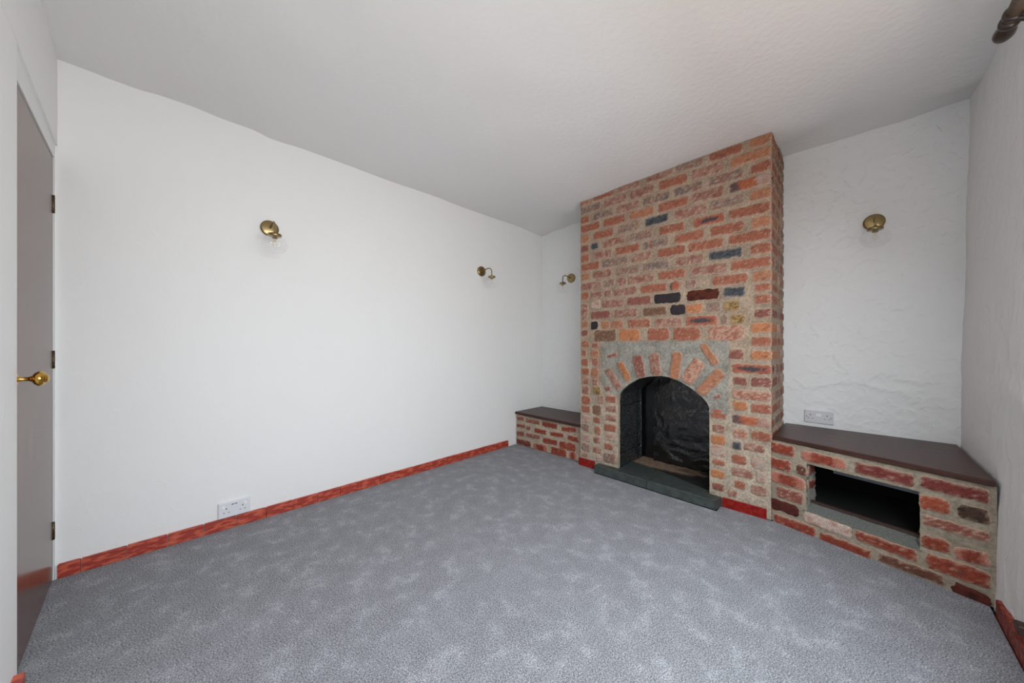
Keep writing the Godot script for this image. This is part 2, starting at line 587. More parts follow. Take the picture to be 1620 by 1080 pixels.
# colour of one point of a brick: a, b run from -1 to 1 over its face, e is the distance to the nearest edge in metres
func brick_colour(tone: String, base: Color, a: float, b: float, e: float, s: float, w: float, h: float) -> Color:
	var px := a * w * 0.5
	var py := b * h * 0.5
	var big := n3(px * 22.0 + s, py * 22.0, s * 1.7)
	var mid := n3(px * 60.0 + s * 2.0, py * 75.0, s * 0.9)
	var tiny := n3(px * 150.0, py * 160.0 + s, s)
	var c := base * (1.0 + 0.18 * big + 0.18 * mid + 0.16 * tiny)
	var dark := lin(66, 68, 74)
	var pale := lin(216, 194, 172)
	match tone:
		"g":
			c = c.lerp(lin(90, 86, 88), clampf(big * 1.1 + 0.25 * mid, 0.0, 0.62)).lerp(lin(158, 92, 74), clampf(-big * 1.2 - 0.1, 0.0, 0.6)).lerp(pale, clampf(tiny * 1.3 - 0.25, 0.0, 0.6))
		"d":
			c = c.lerp(lin(150, 140, 128), clampf(1.0 - e / 0.012 + mid * 0.4, 0.0, 0.9)).lerp(lin(112, 116, 122), clampf(tiny, 0.0, 0.5))
		"D":
			var q := Vector2(a / 0.72, b / 0.55).length() + mid * 0.35
			c = c.lerp(lin(70, 75, 81), smoothstep(1.05, 0.75, q) * 0.92)
		"x":
			if a < -0.5 + mid * 0.2:
				c = c.lerp(lin(72, 77, 84), 0.8)
			elif a > 0.3 + mid * 0.2:
				c = c.lerp(lin(196, 184, 172), 0.55 + 0.4 * clampf(big, -1.0, 1.0))
		"c":
			c = c.lerp(lin(206, 136, 116), smoothstep(0.35, 0.6, absf(a) + mid * 0.15) * 0.75)
		"w":
			c = c.lerp(lin(182, 120, 100), clampf(big * 1.6, 0.0, 0.7))
		"P":
			c = c.lerp(lin(150, 74, 56), clampf(tiny * 1.8, 0.0, 0.6)).lerp(pale, clampf(-tiny * 1.6, 0.0, 0.5))
		"p":
			c = c.lerp(pale, clampf(mid * 1.3 - 0.25, 0.0, 0.6)).lerp(lin(150, 80, 62), clampf(-big * 1.2, 0.0, 0.5))
		"M", "B":
			c = c.lerp(lin(40, 30, 28), clampf(big * 1.4, 0.0, 0.7))
		"y":
			c = c.lerp(lin(60, 44, 28), clampf(mid * 1.6, 0.0, 0.8)).lerp(lin(220, 190, 130), clampf(-mid * 1.4 - 0.2, 0.0, 0.6))
		"r", "o", "O", "m", "b":
			c = c.lerp(pale, clampf(mid * 1.1 - 0.5, 0.0, 0.5)).lerp(lin(92, 66, 58), clampf(big * 1.3 - 0.55, 0.0, 0.5))
	if tone != "k" and tone != "M":
		c = c.lerp(CREAM, clampf(1.0 - e / (0.0075 + 0.006 * mid), 0.0, 1.0) * 0.85)
	c.a = 1.0
	return c.clamp()


# the face of one brick, its rounded rim and the sides that run back into the mortar, added under a transform
func add_brick(st: SurfaceTool, w: float, h: float, tone: String, pal: Dictionary, xf: Transform3D, proud := 0.006) -> void:
	serial += 1
	var s := serial * 3.37
	var base: Color = pal[tone] if pal.has(tone) else pal["r"]
	base *= 1.0 + 0.10 * n3(s * 5.1, 1.0, 2.0)
	var xs := cuts(w)
	var ys := cuts(h)
	var lean := 0.002 * n3(s, 8.0, 3.0)
	var rows := []
	var cols := []
	for j in ys.size():
		var row := []
		var crow := []
		for i in xs.size():
			var a: float = xs[i]
			var b: float = ys[j]
			var x := a * w * 0.5
			var y := b * h * 0.5
			# a wavering outline with knocked-off corners
			var near := smoothstep(0.55, 1.0, maxf(absf(a), absf(b)))
			x -= signf(a) * near * absf(a) * (0.001 + 0.006 * n3(b * 2.0 + s, a, 5.0))
			y -= signf(b) * near * absf(b) * (-0.001 + 0.0055 * n3(x * 24.0 + s, b, 6.0))
			var rc := minf(h, w) * (0.30 + 0.12 * n3(s, signf(a) * 3.0, signf(b) * 3.0))
			var q := Vector2(absf(x) - (w * 0.5 - rc), absf(y) - (h * 0.5 - rc))
			if q.x > 0.0 and q.y > 0.0:
				var k := maxf(q.x, q.y) / q.length()
				x = signf(x) * (w * 0.5 - rc + q.x * k)
				y = signf(y) * (h * 0.5 - rc + q.y * k)
			var e := minf(w * 0.5 * (1.0 - absf(a)), h * 0.5 * (1.0 - absf(b)))
			var z := proud + lean * a + 0.0016 * n3(x * 45.0 + s, y * 45.0, 7.0) - 0.0045 * clampf(1.0 - e / 0.005, 0.0, 1.0)
			row.append(xf * Vector3(x, y, z))
			crow.append(brick_colour(tone, base, a, b, e, s, w, h))
		rows.append(row)
		cols.append(crow)
	grid(st, rows, cols)
	# sides
	var loop := []
	var nr := ys.size() - 1
	var nc := xs.size() - 1
	for i in nc:
		loop.append([0, i])
	for j in nr:
		loop.append([j, nc])
	for i in nc:
		loop.append([nr, nc - i])
	for j in nr:
		loop.append([nr - j, 0])
	loop.append([0, 0])
	var top := []
	var under := []
	var tc := []
	for k in loop:
		var v: Vector3 = rows[k[0]][k[1]]
		top.append(v)
		tc.append(cols[k[0]][k[1]])
		under.append(v - xf.basis.z.normalized() * 0.014)
	grid(st, [under, top], [tc, tc], 2)


func cuts(size: float) -> Array:
	var edge := 2.0 * 0.0055 / size
	var n := maxi(2, int(round(size / 0.012)))
	var out := [-1.0]
	for i in n + 1:
		out.append(lerpf(-1.0 + edge, 1.0 - edge, float(i) / n))
	out.append(1.0)
	return out


func face_xf(u: float, v: float, angle := 0.0, forward := 0.0) -> Transform3D:
	# a frame on the chimney face: x to the right, y up, z out into the room
	return Transform3D(Basis(Vector3(0, 0, 1), angle), P(U0 + u, v, FACE - forward))


func side_xf(t: float, v: float) -> Transform3D:
	# a frame on the chimney's right side: t metres back from its front arris
	return Transform3D(Basis(Vector3(0, 1, 0), PI / 2.0), P(SIDE, v, FACE + t))


const SIDE := -0.353


func course(parent: Node3D, v: float, h: float, list: Array) -> void:
	h += 0.005
	var pal := tones(false)
	for b in list:
		var u0: float = b[0]
		var u1: float = b[1]
		# the topmost course is cut by the ceiling
		if v > 2.28:
			var room := ceiling_height(U0 + (u0 + u1) / 2.0, FACE - 0.01) - (v + h / 2.0)
			if room > 0.0:
				v += room / 2.0
				h += room
		var over := v + h / 2.0 - ceiling_height(U0 + (u0 + u1) / 2.0, FACE - 0.01) + 0.003
		if over > 0.0:
			v -= over / 2.0
			h -= over
		var st := begin()
		if u1 > 1.352:
			# a quoin: it shows on the front and on the side
			u1 = 1.370
			add_brick(st, u1 - u0, h, b[2], pal, face_xf((u0 + u1) / 2.0, v))
			var back := 0.10 if u1 - u0 > 0.15 else 0.205
			add_brick(st, back + 0.004, h, b[2], pal, side_xf(back / 2.0 - 0.002, v), 0.004)
			part("brick", finish(st), M.brick, parent)
			var t := back + 0.012
			while t < 0.46:
				var t1 := minf(t + (0.20 if back < 0.15 else 0.105), 0.487)
				back = 0.1 if back > 0.15 else 0.2
				serial += 1
				var st2 := begin()
				add_brick(st2, t1 - t, h, ["p", "p", "g", "w", "m"][serial % 5], pal, side_xf((t + t1) / 2.0, v), 0.004)
				part("brick", finish(st2), M.brick, parent)
				t = t1 + 0.012
		else:
			add_brick(st, u1 - u0, h, b[2], pal, face_xf((u0 + u1) / 2.0, v + 0.002 * n3(u0 * 40.0, v * 9.0, 1.0), 0.008 * n3(u0 * 33.0, v * 21.0, 4.0)))
			part("brick", finish(st), M.brick, parent)


func arch_brick(u: float, v: float, w: float, h: float, angle: float, tone: String) -> void:
	var st := begin()
	add_brick(st, w, h, tone, tones(false), face_xf(u, v, angle), 0.015)
	part("arch_brick", finish(st), M.brick, fp)


func right_bench_point(t: float, y: float, out := 0.0) -> Vector3:
	var dir := (RB_B - RB_A).normalized()
	var p := RB_A + dir * t + Vector2(dir.y, -dir.x) * out
	return P(p.x, y, p.y)


func right_brick(t: float, y: float, w: float, h: float, angle: float, tone: String) -> void:
	# the bricks stop short of the right wall, where mortar fills the corner
	var past := t + w / 2.0 - 0.768
	if past > 0.0:
		t -= past / 2.0
		w -= past
	var dir := (RB_B - RB_A).normalized()
	var bx := Vector3(dir.x, 0, -dir.y)
	var bz := bx.cross(Vector3.UP)
	var xf := Transform3D(Basis(bx, Vector3.UP, bz), right_bench_point(t, y)) * Transform3D(Basis(Vector3(0, 0, 1), angle), Vector3.ZERO)
	var st := begin()
	add_brick(st, w + 0.010, h + 0.011, tone, tones(true), xf)
	part("brick", finish(st), M.brick, bench_right)


func left_brick(u: float, y: float, w: float, h: float, angle: float, tone: String) -> void:
	var st := begin()
	add_brick(st, w + 0.010, h + 0.011, tone, tones(true), Transform3D(Basis(Vector3(0, 0, 1), angle), P(LEFT + u, y, LB_D)))
	part("brick", finish(st), M.brick, bench_left)


# ---------------------------------------------------------------- the fireplace
const ARCH := [Vector2(0.371, 0.574), Vector2(0.376, 0.661), Vector2(0.405, 0.700), Vector2(0.459, 0.746), Vector2(0.54, 0.796), Vector2(0.622, 0.818), Vector2(0.716, 0.830), Vector2(0.776, 0.823), Vector2(0.839, 0.802), Vector2(0.912, 0.761), Vector2(0.977, 0.714), Vector2(1.021, 0.668), Vector2(1.033, 0.631)]


func arch_height(u: float) -> float:
	for k in ARCH.size() - 1:
		if u <= ARCH[k + 1].x:
			return lerpf(ARCH[k].y, ARCH[k + 1].y, clampf((u - ARCH[k].x) / (ARCH[k + 1].x - ARCH[k].x), 0.0, 1.0))
	return ARCH[-1].y


func mortar_colour(x: float, y: float, z: float, base := Color(0.405, 0.305, 0.222)) -> Color:
	if base.r > 0.4 and y < 1.3:
		base = base.lerp(Color(0.52, 0.44, 0.345), 0.6 * smoothstep(1.1, 0.4, y + 0.15 * n3(x * 5.0, y * 5.0, z)))
	var c := base * (1.0 + 0.22 * n3(x * 9.0, y * 9.0, z * 9.0) + 0.16 * n3(x * 40.0, y * 40.0, z * 40.0))
	c.a = 1.0
	return c.clamp()


# a bumpy mortar sheet: f(a, b) gives position on the plane, out is its outward normal
func mortar_sheet(st: SurfaceTool, nc: int, nr: int, f: Callable, out: Vector3, bump := 0.0025, base := Color(0.405, 0.305, 0.222)) -> void:
	var rows := []
	var cols := []
	for j in nr + 1:
		var row := []
		var crow := []
		for i in nc + 1:
			var p: Vector3 = f.call(float(i) / nc, float(j) / nr)
			var k := n3(p.x * 30.0, p.y * 30.0, p.z * 30.0) * 0.6 + n3(p.x * 70.0, p.y * 70.0, p.z * 70.0) * 0.4
			row.append(p + out * bump * k)
			crow.append(mortar_colour(p.x, p.y, p.z, base))
		rows.append(row)
		cols.append(crow)
	grid(st, rows, cols)


func face_sheet(st: SurfaceTool, u0: float, u1: float, low: Callable, high: Callable, out := 0.0, step := 0.013, bump := 0.0025, base := Color(0.405, 0.305, 0.222)) -> void:
	var nc := maxi(1, int((u1 - u0) / step))
	var nr := maxi(1, int((float(high.call(u0)) - float(low.call(u0))) / step))
	var f := func(a: float, b: float) -> Vector3:
		var u := lerpf(u0, u1, a)
		return P(U0 + u, lerpf(low.call(u), high.call(u), b), FACE - out)
	mortar_sheet(st, nc, nr, f, Vector3(0, 0, 1), bump, base)


func build_fireplace() -> void:
	fp = thing("fireplace", "tall red brick chimney breast with an arched black fireplace opening", "fireplace", Vector3.ZERO)
	var zero := func(_u: float) -> float: return 0.002
	var top := func(u: float) -> float: return ceiling_height(U0 + u, FACE) + 0.004
	var arch := func(u: float) -> float: return arch_height(u)
	var st := begin()
	face_sheet(st, 0.012, 0.371, zero, top)
	face_sheet(st, 0.371, 1.033, arch, top)
	face_sheet(st, 1.033, 1.367, zero, top)
	# right and left sides
	mortar_sheet(st, 36, 180, func(a: float, b: float) -> Vector3: return P(SIDE, ceiling_height(SIDE, lerpf(FACE, BACK, a)) * b + 0.003, lerpf(FACE, BACK - 0.012, a)), Vector3(1, 0, 0))
	mortar_sheet(st, 20, 90, func(a: float, b: float) -> Vector3: return P(U0 + 0.012, 2.335 * b + 0.002, lerpf(BACK - 0.012, FACE, a)), Vector3(-1, 0, 0))
	# the mortared reveal of the arch
	var rev := []
	for k in ARCH:
		rev.append(k)
	var arcs := []
	for dd in [0.0, 0.03]:
		var row := [P(U0 + 0.371, 0.002, FACE + dd)]
		for k in rev:
			row.append(P(U0 + k.x, k.y, FACE + dd))
		row.append(P(U0 + 1.033, 0.002, FACE + dd))
		arcs.append(row)
	var ac := []
	for q in 2:
		var cr := []
		for v in arcs[q]:
			cr.append(mortar_colour(v.x, v.y, v.z))
		ac.append(cr)
	grid(st, [arcs[1], arcs[0]], [ac[1], ac[0]])
	part("mortar", finish(st), M.mortar, fp)
	# smooth cement round the arch
	st = begin()
	var cement := Color(0.335, 0.31, 0.265)
	var band := func(u: float) -> float: return 1.086 + 0.006 * n3(u * 14.0, 2.0, 7.0)
	var spring := func(_u: float) -> float: return 0.60
	face_sheet(st, 0.226, 0.371, func(u: float) -> float: return lerpf(0.72, 0.64, (u - 0.226) / 0.145), band, 0.005, 0.011, 0.009, cement)
	face_sheet(st, 0.371, 1.033, arch, band, 0.005, 0.011, 0.009, cement)
	face_sheet(st, 1.033, 1.145, spring, band, 0.005, 0.011, 0.009, cement)
	part("cement_surround", finish(st), M.mortar, fp)

	bricks_of_chimney()

	# the black painted lining of the firebox
	st = begin()
	var deep := 0.415
	var jamb := func(a: float, b: float) -> Vector3:
		var d := FACE + 0.028 + (deep - 0.028) * a
		var y := 0.62 * b
		return P(U0 + 0.372 + 0.003 * n3(d * 30.0, y * 30.0, 2.0) + 0.005 * ridge.get_noise_2d(d * 7.0, y * 5.0), y, d)
	sheet(st, 40, 60, jamb)
	var jamb_r := func(a: float, b: float) -> Vector3:
		var d := FACE + deep - (deep - 0.028) * a
		var y := 0.66 * b
		return P(U0 + 1.032 - 0.003 * n3(d * 30.0, y * 30.0, 3.0), y, d)
	sheet(st, 20, 40, jamb_r)
	var sof := func(a: float, b: float) -> Vector3:
		var u := lerpf(0.372, 1.032, a)
		return P(U0 + u, arch_height(u) - 0.002, lerpf(FACE + deep, FACE + 0.028, b))
	sheet(st, 60, 20, sof)
	var bead := []
	for k in 16:
		bead.append(P(U0 + 0.373 + 0.003 * n3(k * 0.8, 1.0, 5.0), 0.05 + 0.045 * k, FACE + deep))
	add_tube(st, bead, 0.006, 8)
	part("firebox_lining", finish(st), M.black_paint_specked, fp)
	st = begin()
	var bk := func(a: float, b: float) -> Vector3:
		var u := lerpf(0.485, 1.06, a)
		var y := 0.86 * b
		return P(U0 + u, y, FACE + deep - 0.006 * ridge.get_noise_2d(u * 1.6 + 0.4 * n3(u * 4.0, y * 4.0, 1.0), y * 3.0) - 0.0032 * n3(u * 7.0, y * 12.0, 3.0) - 0.0008 * n3(u * 40.0, y * 60.0, 8.0))
	sheet(st, 90, 110, bk)
	# the dark return at the left end of the back
	quad(st, P(U0 + 0.485, 0.0, FACE + deep + 0.055), P(U0 + 0.485, 0.86, FACE + deep + 0.055), P(U0 + 0.485, 0.86, FACE + deep), P(U0 + 0.485, 0.0, FACE + deep))
	quad(st, P(U0 + 0.30, 0.0, FACE + deep + 0.05), P(U0 + 0.30, 0.86, FACE + deep + 0.05), P(U0 + 0.49, 0.86, FACE + deep + 0.05), P(U0 + 0.49, 0.0, FACE + deep + 0.05))
	quad(st, P(U0 + 0.30, 0.80, FACE + 0.10), P(U0 + 0.30, 0.80, FACE + deep + 0.07), P(U0 + 0.50, 0.80, FACE + deep + 0.07), P(U0 + 0.50, 0.80, FACE + 0.10))
	part("fireback", finish(st), M.black_paint, fp)
	# dusty floor behind the slate
	st = begin()
	var rows := []
	var cols := []
	for j in 21:
		var row := []
		var cr := []
		for i in 61:
			var u := lerpf(0.374, 1.03, i / 60.0)
			var slab_end := lerpf(2.803, 2.738, (u - 0.374) / 0.271) if u < 0.645 else lerpf(2.738, 2.604, (u - 0.645) / 0.385)
			var d := lerpf(slab_end, FACE + deep + 0.045, j / 20.0)
			row.append(P(U0 + u, 0.054 + 0.004 * n3(u * 25.0, d * 25.0, 1.0), d))
			var k := clampf((0.93 - u) * 6.0 + 1.2 * n3(u * 9.0, d * 14.0, 2.0), 0.0, 1.0) * smoothstep(2.745, 2.80, d + 0.12 * (0.55 - u) - 0.02)
			cr.append(lin(34, 32, 31).lerp(lin(172, 142, 118), k * (0.75 + 0.35 * n3(u * 30.0, d * 30.0, 5.0))))
		rows.append(row)
		cols.append(cr)
	grid(st, rows, cols)
	part("firebox_floor", finish(st), M.firebox_floor, fp)
	# painted tiles along the foot
	for t in [[0.0, 0.158, -0.004, 0.066], [1.112, 1.345, -0.004, 0.062]]:
		part("tile", box_mesh(Vector3(t[0], t[2], -0.006), Vector3(t[1], t[3], 0.010), 0.003), M.tile_bright, fp, face_xf(0.0, 0.0))

	# the slate hearth: two slabs side by side
	var h := thing("hearth", "low grey green slate hearth slabs at the foot of the fireplace", "hearth", P(-1.07, 0.0, 2.52))
	var o := h.position
	st = begin()
	var a1 := PackedVector2Array()
	for p in [[-1.518, 2.480], [-1.0765, 2.471], [-1.0765, 2.735], [-1.343, 2.80], [-1.343, 2.553], [-1.518, 2.553]]:
		a1.append(Vector2(p[0] - o.x, -p[1] - o.z))
	add_prism(st, a1, 0.001, 0.066, 0.004)
	part("slate_slab", finish(st), M.slate, h)
	st = begin()
	var a2 := PackedVector2Array()
	for p in [[-1.0735, 2.471], [-0.625, 2.461], [-0.612, 2.553], [-0.692, 2.553], [-0.692, 2.60], [-1.0735, 2.735]]:
		a2.append(Vector2(p[0] - o.x, -p[1] - o.z))
	add_prism(st, a2, 0.001, 0.065, 0.004)
	part("slate_slab", finish(st), M.slate, h)


func sheet(st: SurfaceTool, nc: int, nr: int, f: Callable) -> void:
	var rows := []
	for j in nr + 1:
		var row := []
		for i in nc + 1:
			row.append(f.call(float(i) / nc, float(j) / nr))
		rows.append(row)
	grid(st, rows)


# ---------------------------------------------------------------- the benches in the alcoves
func build_benches() -> void:
	bench_left = thing("brick_plinth", "low red brick plinth in the alcove left of the chimney", "plinth")
	var st := begin()
	mortar_sheet(st, 64, 26, func(a: float, b: float) -> Vector3: return P(lerpf(LEFT + 0.004, -1.712, a), 0.318 * b, LB_D), Vector3(0, 0, 1), 0.003)
	part("mortar", finish(st), M.mortar, bench_left)
	part("core", box_mesh(P(LEFT + 0.006, 0.0, BACK - 0.008), P(-1.714, 0.318, LB_D + 0.006), 0.001), M.soot, bench_left)
	bricks_of_left_bench()
	var bl := part("bench_top", prism([[LEFT + 0.005, 2.606], [-1.716, 2.588], [-1.716, 3.046], [LEFT + 0.005, 3.046]], 0.320, 0.346, 0.004), M.dark_wood, self)
	tag(bl, "dark brown wooden board on the small brick plinth left of the chimney", "shelf board", "bench boards in the alcoves")

	bench_right = thing("brick_plinth", "red brick plinth with a dark open niche in the alcove right of the chimney", "plinth")
	st = begin()
	var W := (RB_B - RB_A).length() - 0.014
	var out := Vector3(0, 0, 1).rotated(Vector3.UP, -(RB_B - RB_A).angle())
	var mk := func(t0: float, t1: float, y0: float, y1: float) -> void:
		mortar_sheet(st, maxi(1, int((t1 - t0) / 0.012)), maxi(1, int((y1 - y0) / 0.012)), func(a: float, b: float) -> Vector3: return right_bench_point(lerpf(t0, t1, a), lerpf(y0, y1, b)), out, 0.003, Color(0.345, 0.285, 0.215))
	mk.call(-0.005, 0.166, 0.0, 0.487)
	mk.call(0.166, 0.583, 0.0, 0.130)
	mk.call(0.166, 0.583, 0.392, 0.487)
	mk.call(0.583, W, 0.0, 0.487)
	# the reveals of the niche
	for e in [[0.166, 0.130, 0.166, 0.392], [0.583, 0.392, 0.583, 0.130]]:
		var f := func(a: float, b: float) -> Vector3:
			var p := right_bench_point(e[0] + 0.006 * n3(a * 4.0, b * 9.0, 1.0), lerpf(e[1], e[3], b), -0.105 * (1.0 - a if e[0] > 0.3 else a))
			return p
		mortar_sheet(st, 8, 20, f, Vector3(1, 0, 0), 0.004, Color(0.30, 0.27, 0.23))
	mortar_sheet(st, 30, 8, func(a: float, b: float) -> Vector3: return right_bench_point(lerpf(0.166, 0.583, a), 0.392, -0.105 * (1.0 - b)), Vector3(0, -1, 0), 0.002, Color(0.30, 0.27, 0.23))
	part("mortar", finish(st), M.mortar, bench_right)
	# broken brick ends that show in the left reveal
	for e in [[0.352, 0.052], [0.268, 0.050]]:
		var dir := (RB_B - RB_A).normalized()
		var bz := Vector3(dir.x, 0, -dir.y)
		var xf := Transform3D(Basis(bz.cross(Vector3.UP) * -1.0, Vector3.UP, bz), right_bench_point(0.166, e[0], -0.05))
		var sb := begin()
		add_brick(sb, 0.085, e[1], "m", tones(true), xf)
		part("brick", finish(sb), M.brick, bench_right)
	st = begin()
	var sill := func(a: float, b: float) -> Vector3:
		var t := lerpf(0.150, 0.590, a)
		return right_bench_point(t, lerpf(0.126, 0.165, b) + 0.002 * n3(t * 30.0, b * 3.0, 1.0), lerpf(0.004, -0.045, b))
	sheet(st, 50, 5, sill)
	part("sill", finish(st), M.slate_mortar, bench_right)
	part("batten", right_box(0.160, 0.590, 0.150, 0.178, -0.046, -0.07), M.batten_wood, bench_right)
	part("lintel_board", right_box(0.245, 0.620, 0.345, 0.386, -0.108, -0.135), M.grey_board, bench_right)
	# the dark inside of the niche
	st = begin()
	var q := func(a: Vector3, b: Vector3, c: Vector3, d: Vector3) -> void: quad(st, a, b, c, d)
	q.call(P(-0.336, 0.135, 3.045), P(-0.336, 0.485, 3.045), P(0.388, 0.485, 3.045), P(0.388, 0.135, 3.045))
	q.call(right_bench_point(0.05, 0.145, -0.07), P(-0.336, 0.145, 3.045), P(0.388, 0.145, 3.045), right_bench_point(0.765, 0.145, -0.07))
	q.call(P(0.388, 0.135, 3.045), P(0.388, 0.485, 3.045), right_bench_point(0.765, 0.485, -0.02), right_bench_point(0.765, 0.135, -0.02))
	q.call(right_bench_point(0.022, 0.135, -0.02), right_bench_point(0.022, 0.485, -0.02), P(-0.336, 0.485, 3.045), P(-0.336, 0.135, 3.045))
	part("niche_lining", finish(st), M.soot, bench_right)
	bricks_of_right_bench()
	var br := part("bench_top", prism([[-0.343, 2.562], [-0.10, 2.490], [0.400, 2.330], [0.400, 3.044], [-0.342, 3.046]], 0.489, 0.514, 0.005), M.dark_wood, self)
	tag(br, "dark brown wooden board over the brick plinth with the niche", "shelf board", "bench boards in the alcoves")


func right_box(t0: float, t1: float, y0: float, y1: float, o0: float, o1: float) -> ArrayMesh:
	var poly := PackedVector2Array()
	for p in [[t0, o0], [t1, o0], [t1, o1], [t0, o1]]:
		var v := right_bench_point(p[0], 0.0, p[1])
		poly.append(Vector2(v.x, v.z))
	var st := begin()
	add_prism(st, poly, y0, y1, 0.003)
	return finish(st)


func prism(plan: Array, y0: float, y1: float, ch: float) -> ArrayMesh:
	var poly := PackedVector2Array()
	for p in plan:
		poly.append(Vector2(p[0], -p[1]))
	var st := begin()
	add_prism(st, poly, y0, y1, ch)
	return finish(st)


# ---------------------------------------------------------------- skirting tiles
func build_skirting() -> void:
	var b := thing("baseboard_left", "row of worn red painted quarry tiles along the foot of the left wall", "skirting", Vector3.ZERO, "", "structure")
	var joints := [-0.362]
	for k in 20:
		joints.append(-0.294 + 0.1425 * k)
	joints.append(2.50)
	for k in joints.size() - 1:
		var d0: float = joints[k] + 0.0012
		var d1: float = joints[k + 1] - 0.0012
		if d1 - d0 < 0.02:
			continue
		var w := 0.001 * n3(k * 7.3, 1.0, 1.0)
		part("tile", box_mesh(P(LEFT - 0.02, -0.01, d1), P(-2.551 + w, 0.061 + 1.2 * w, d0), 0.003), M.tile_red, b)
	var c := thing("baseboard_right", "row of dark red tiles along the foot of the right wall", "skirting", Vector3.ZERO, "", "structure")
	for k in 12:
		var e1 := 2.285 - 0.1525 * k
		part("tile", box_mesh(P(0.392 + 0.001 * n3(k * 3.3, 2.0, 5.0), -0.01, e1), P(0.43, 0.066, e1 - 0.15), 0.004), M.tile_dark, c)


# ---------------------------------------------------------------- the door wall
func dw(s: float, y: float, e: float) -> Vector3:
	# on the door's plane: s metres from its lock edge towards the left wall, e out into the room
	return P(-1.84 - 0.9993 * s - 0.0375 * e, y, -0.346 - 0.0375 * s + 0.9993 * e)


func dw_box(s0: float, s1: float, y0: float, y1: float, e0: float, e1: float, ch := 0.002) -> ArrayMesh:
	var poly := PackedVector2Array()
	for p in [[s0, e0], [s1, e0], [s1, e1], [s0, e1]]:
		var v := dw(p[0], 0.0, p[1])
		poly.append(Vector2(v.x, v.z))
	var st := begin()
	add_prism(st, poly, y0, y1, ch)
	return finish(st)


func build_door() -> void:
	var w := thing("wall_front", "white plastered wall with the doorway, behind the camera", "wall", Vector3.ZERO, "", "structure")
	part("wall_panel", dw_box(-2.6, 0.0, -0.2, 2.47, -0.2, 0.0095, 0.006), M.plaster_smooth, w)
	for q in [[0.80, -0.02, 1.960, 2.000, 24], [-0.02, -2.6, 2.000, 2.000, 70]]:
		var up := func(a: float, b: float) -> Vector3:
			var s := lerpf(q[0], q[1], a)
			return dw(s, lerpf(lerpf(q[2], q[3], a), 2.47, b), 0.0108 + 0.0010 * n3(s * 4.0, b * 4.0, 2.0))
		part("wall_panel", slab(q[4], 16, up, dw(0, 0, -0.2) - dw(0, 0, 0)), M.plaster_smooth, w)
	part("wall_panel", dw_box(-0.1, 0.85, -0.2, 2.47, -0.26, -0.10, 0.002), M.plaster_smooth, w)
	var f := thing("trim_1", "thin white painted frame round the brown door", "door frame", Vector3.ZERO, "", "structure")
	part("jamb", dw_box(0.7085, 0.80, -0.01, 1.99, -0.09, 0.004, 0.001), M.white_gloss, f)
	part("head", dw_box(-0.02, 0.7085, 1.9025, 2.02, -0.09, 0.004, 0.001), M.white_gloss, f)

	var d := thing("door_1", "flush brown wooden door with a brass knob at the far left", "door", dw(0.35, 0.0, 0.0), "", "structure")
	var here := Transform3D(Basis.IDENTITY, -d.position)
	part("door_leaf", dw_box(-0.015, 0.7055, 0.006, 1.899, -0.04, 0.0, 0.0015), M.door_veneer, d, here)
	for y in [1.6915, 0.993, 0.2235]:
		var st := begin()
		var kp := dw(0.7065, y, 0.002)
		add_lathe(st, [Vector2(0.0, -0.040), Vector2(0.0042, -0.040), Vector2(0.0042, 0.040), Vector2(0.0, 0.040)], 12, Transform3D(Basis.IDENTITY, kp))
		for k in 4:
			add_lathe(st, [Vector2(0.0042, -0.002), Vector2(0.0048, 0.0), Vector2(0.0042, 0.002)], 12, Transform3D(Basis.IDENTITY, kp + Vector3(0, -0.024 + 0.016 * k, 0)))
		st.append_from(dw_box(0.694, 0.7065, y - 0.038, y + 0.038, 0.0, 0.0015, 0.0004), 0, Transform3D.IDENTITY)
		part("hinge", finish(st), M.hinge_metal, d, here)
	var kx := Transform3D(Basis(Vector3(1, 0, 0), -PI / 2.0), Vector3.ZERO)
	var at := Transform3D(Basis(Vector3.UP, -0.0375), dw(0.031, 0.950, 0.0)) * kx
	var ks := begin()
	add_lathe(ks, [Vector2(0.0, 0.0), Vector2(0.022, 0.0), Vector2(0.021, 0.004), Vector2(0.012, 0.006), Vector2(0.0075, 0.010), Vector2(0.0062, 0.020), Vector2(0.0066, 0.028), Vector2(0.010, 0.034), Vector2(0.019, 0.039), Vector2(0.0240, 0.046), Vector2(0.0235, 0.053), Vector2(0.019, 0.058), Vector2(0.014, 0.0595), Vector2(0.0135, 0.063), Vector2(0.009, 0.066), Vector2(0.0, 0.067)], 32)
	part("door_knob", finish(ks), M.polished_brass, d, here * at)
	# the skirting tile at the near side of the doorway
	var b := thing("baseboard_front", "short red skirting tile beside the doorway at the lower left", "skirting", Vector3.ZERO, "", "structure")
	for k in 3:
		part("tile", dw_box(-0.042 - 0.15 * k - 0.148, -0.042 - 0.15 * k, -0.01, 0.060, 0.0, 0.030, 0.004), M.tile_red, b)


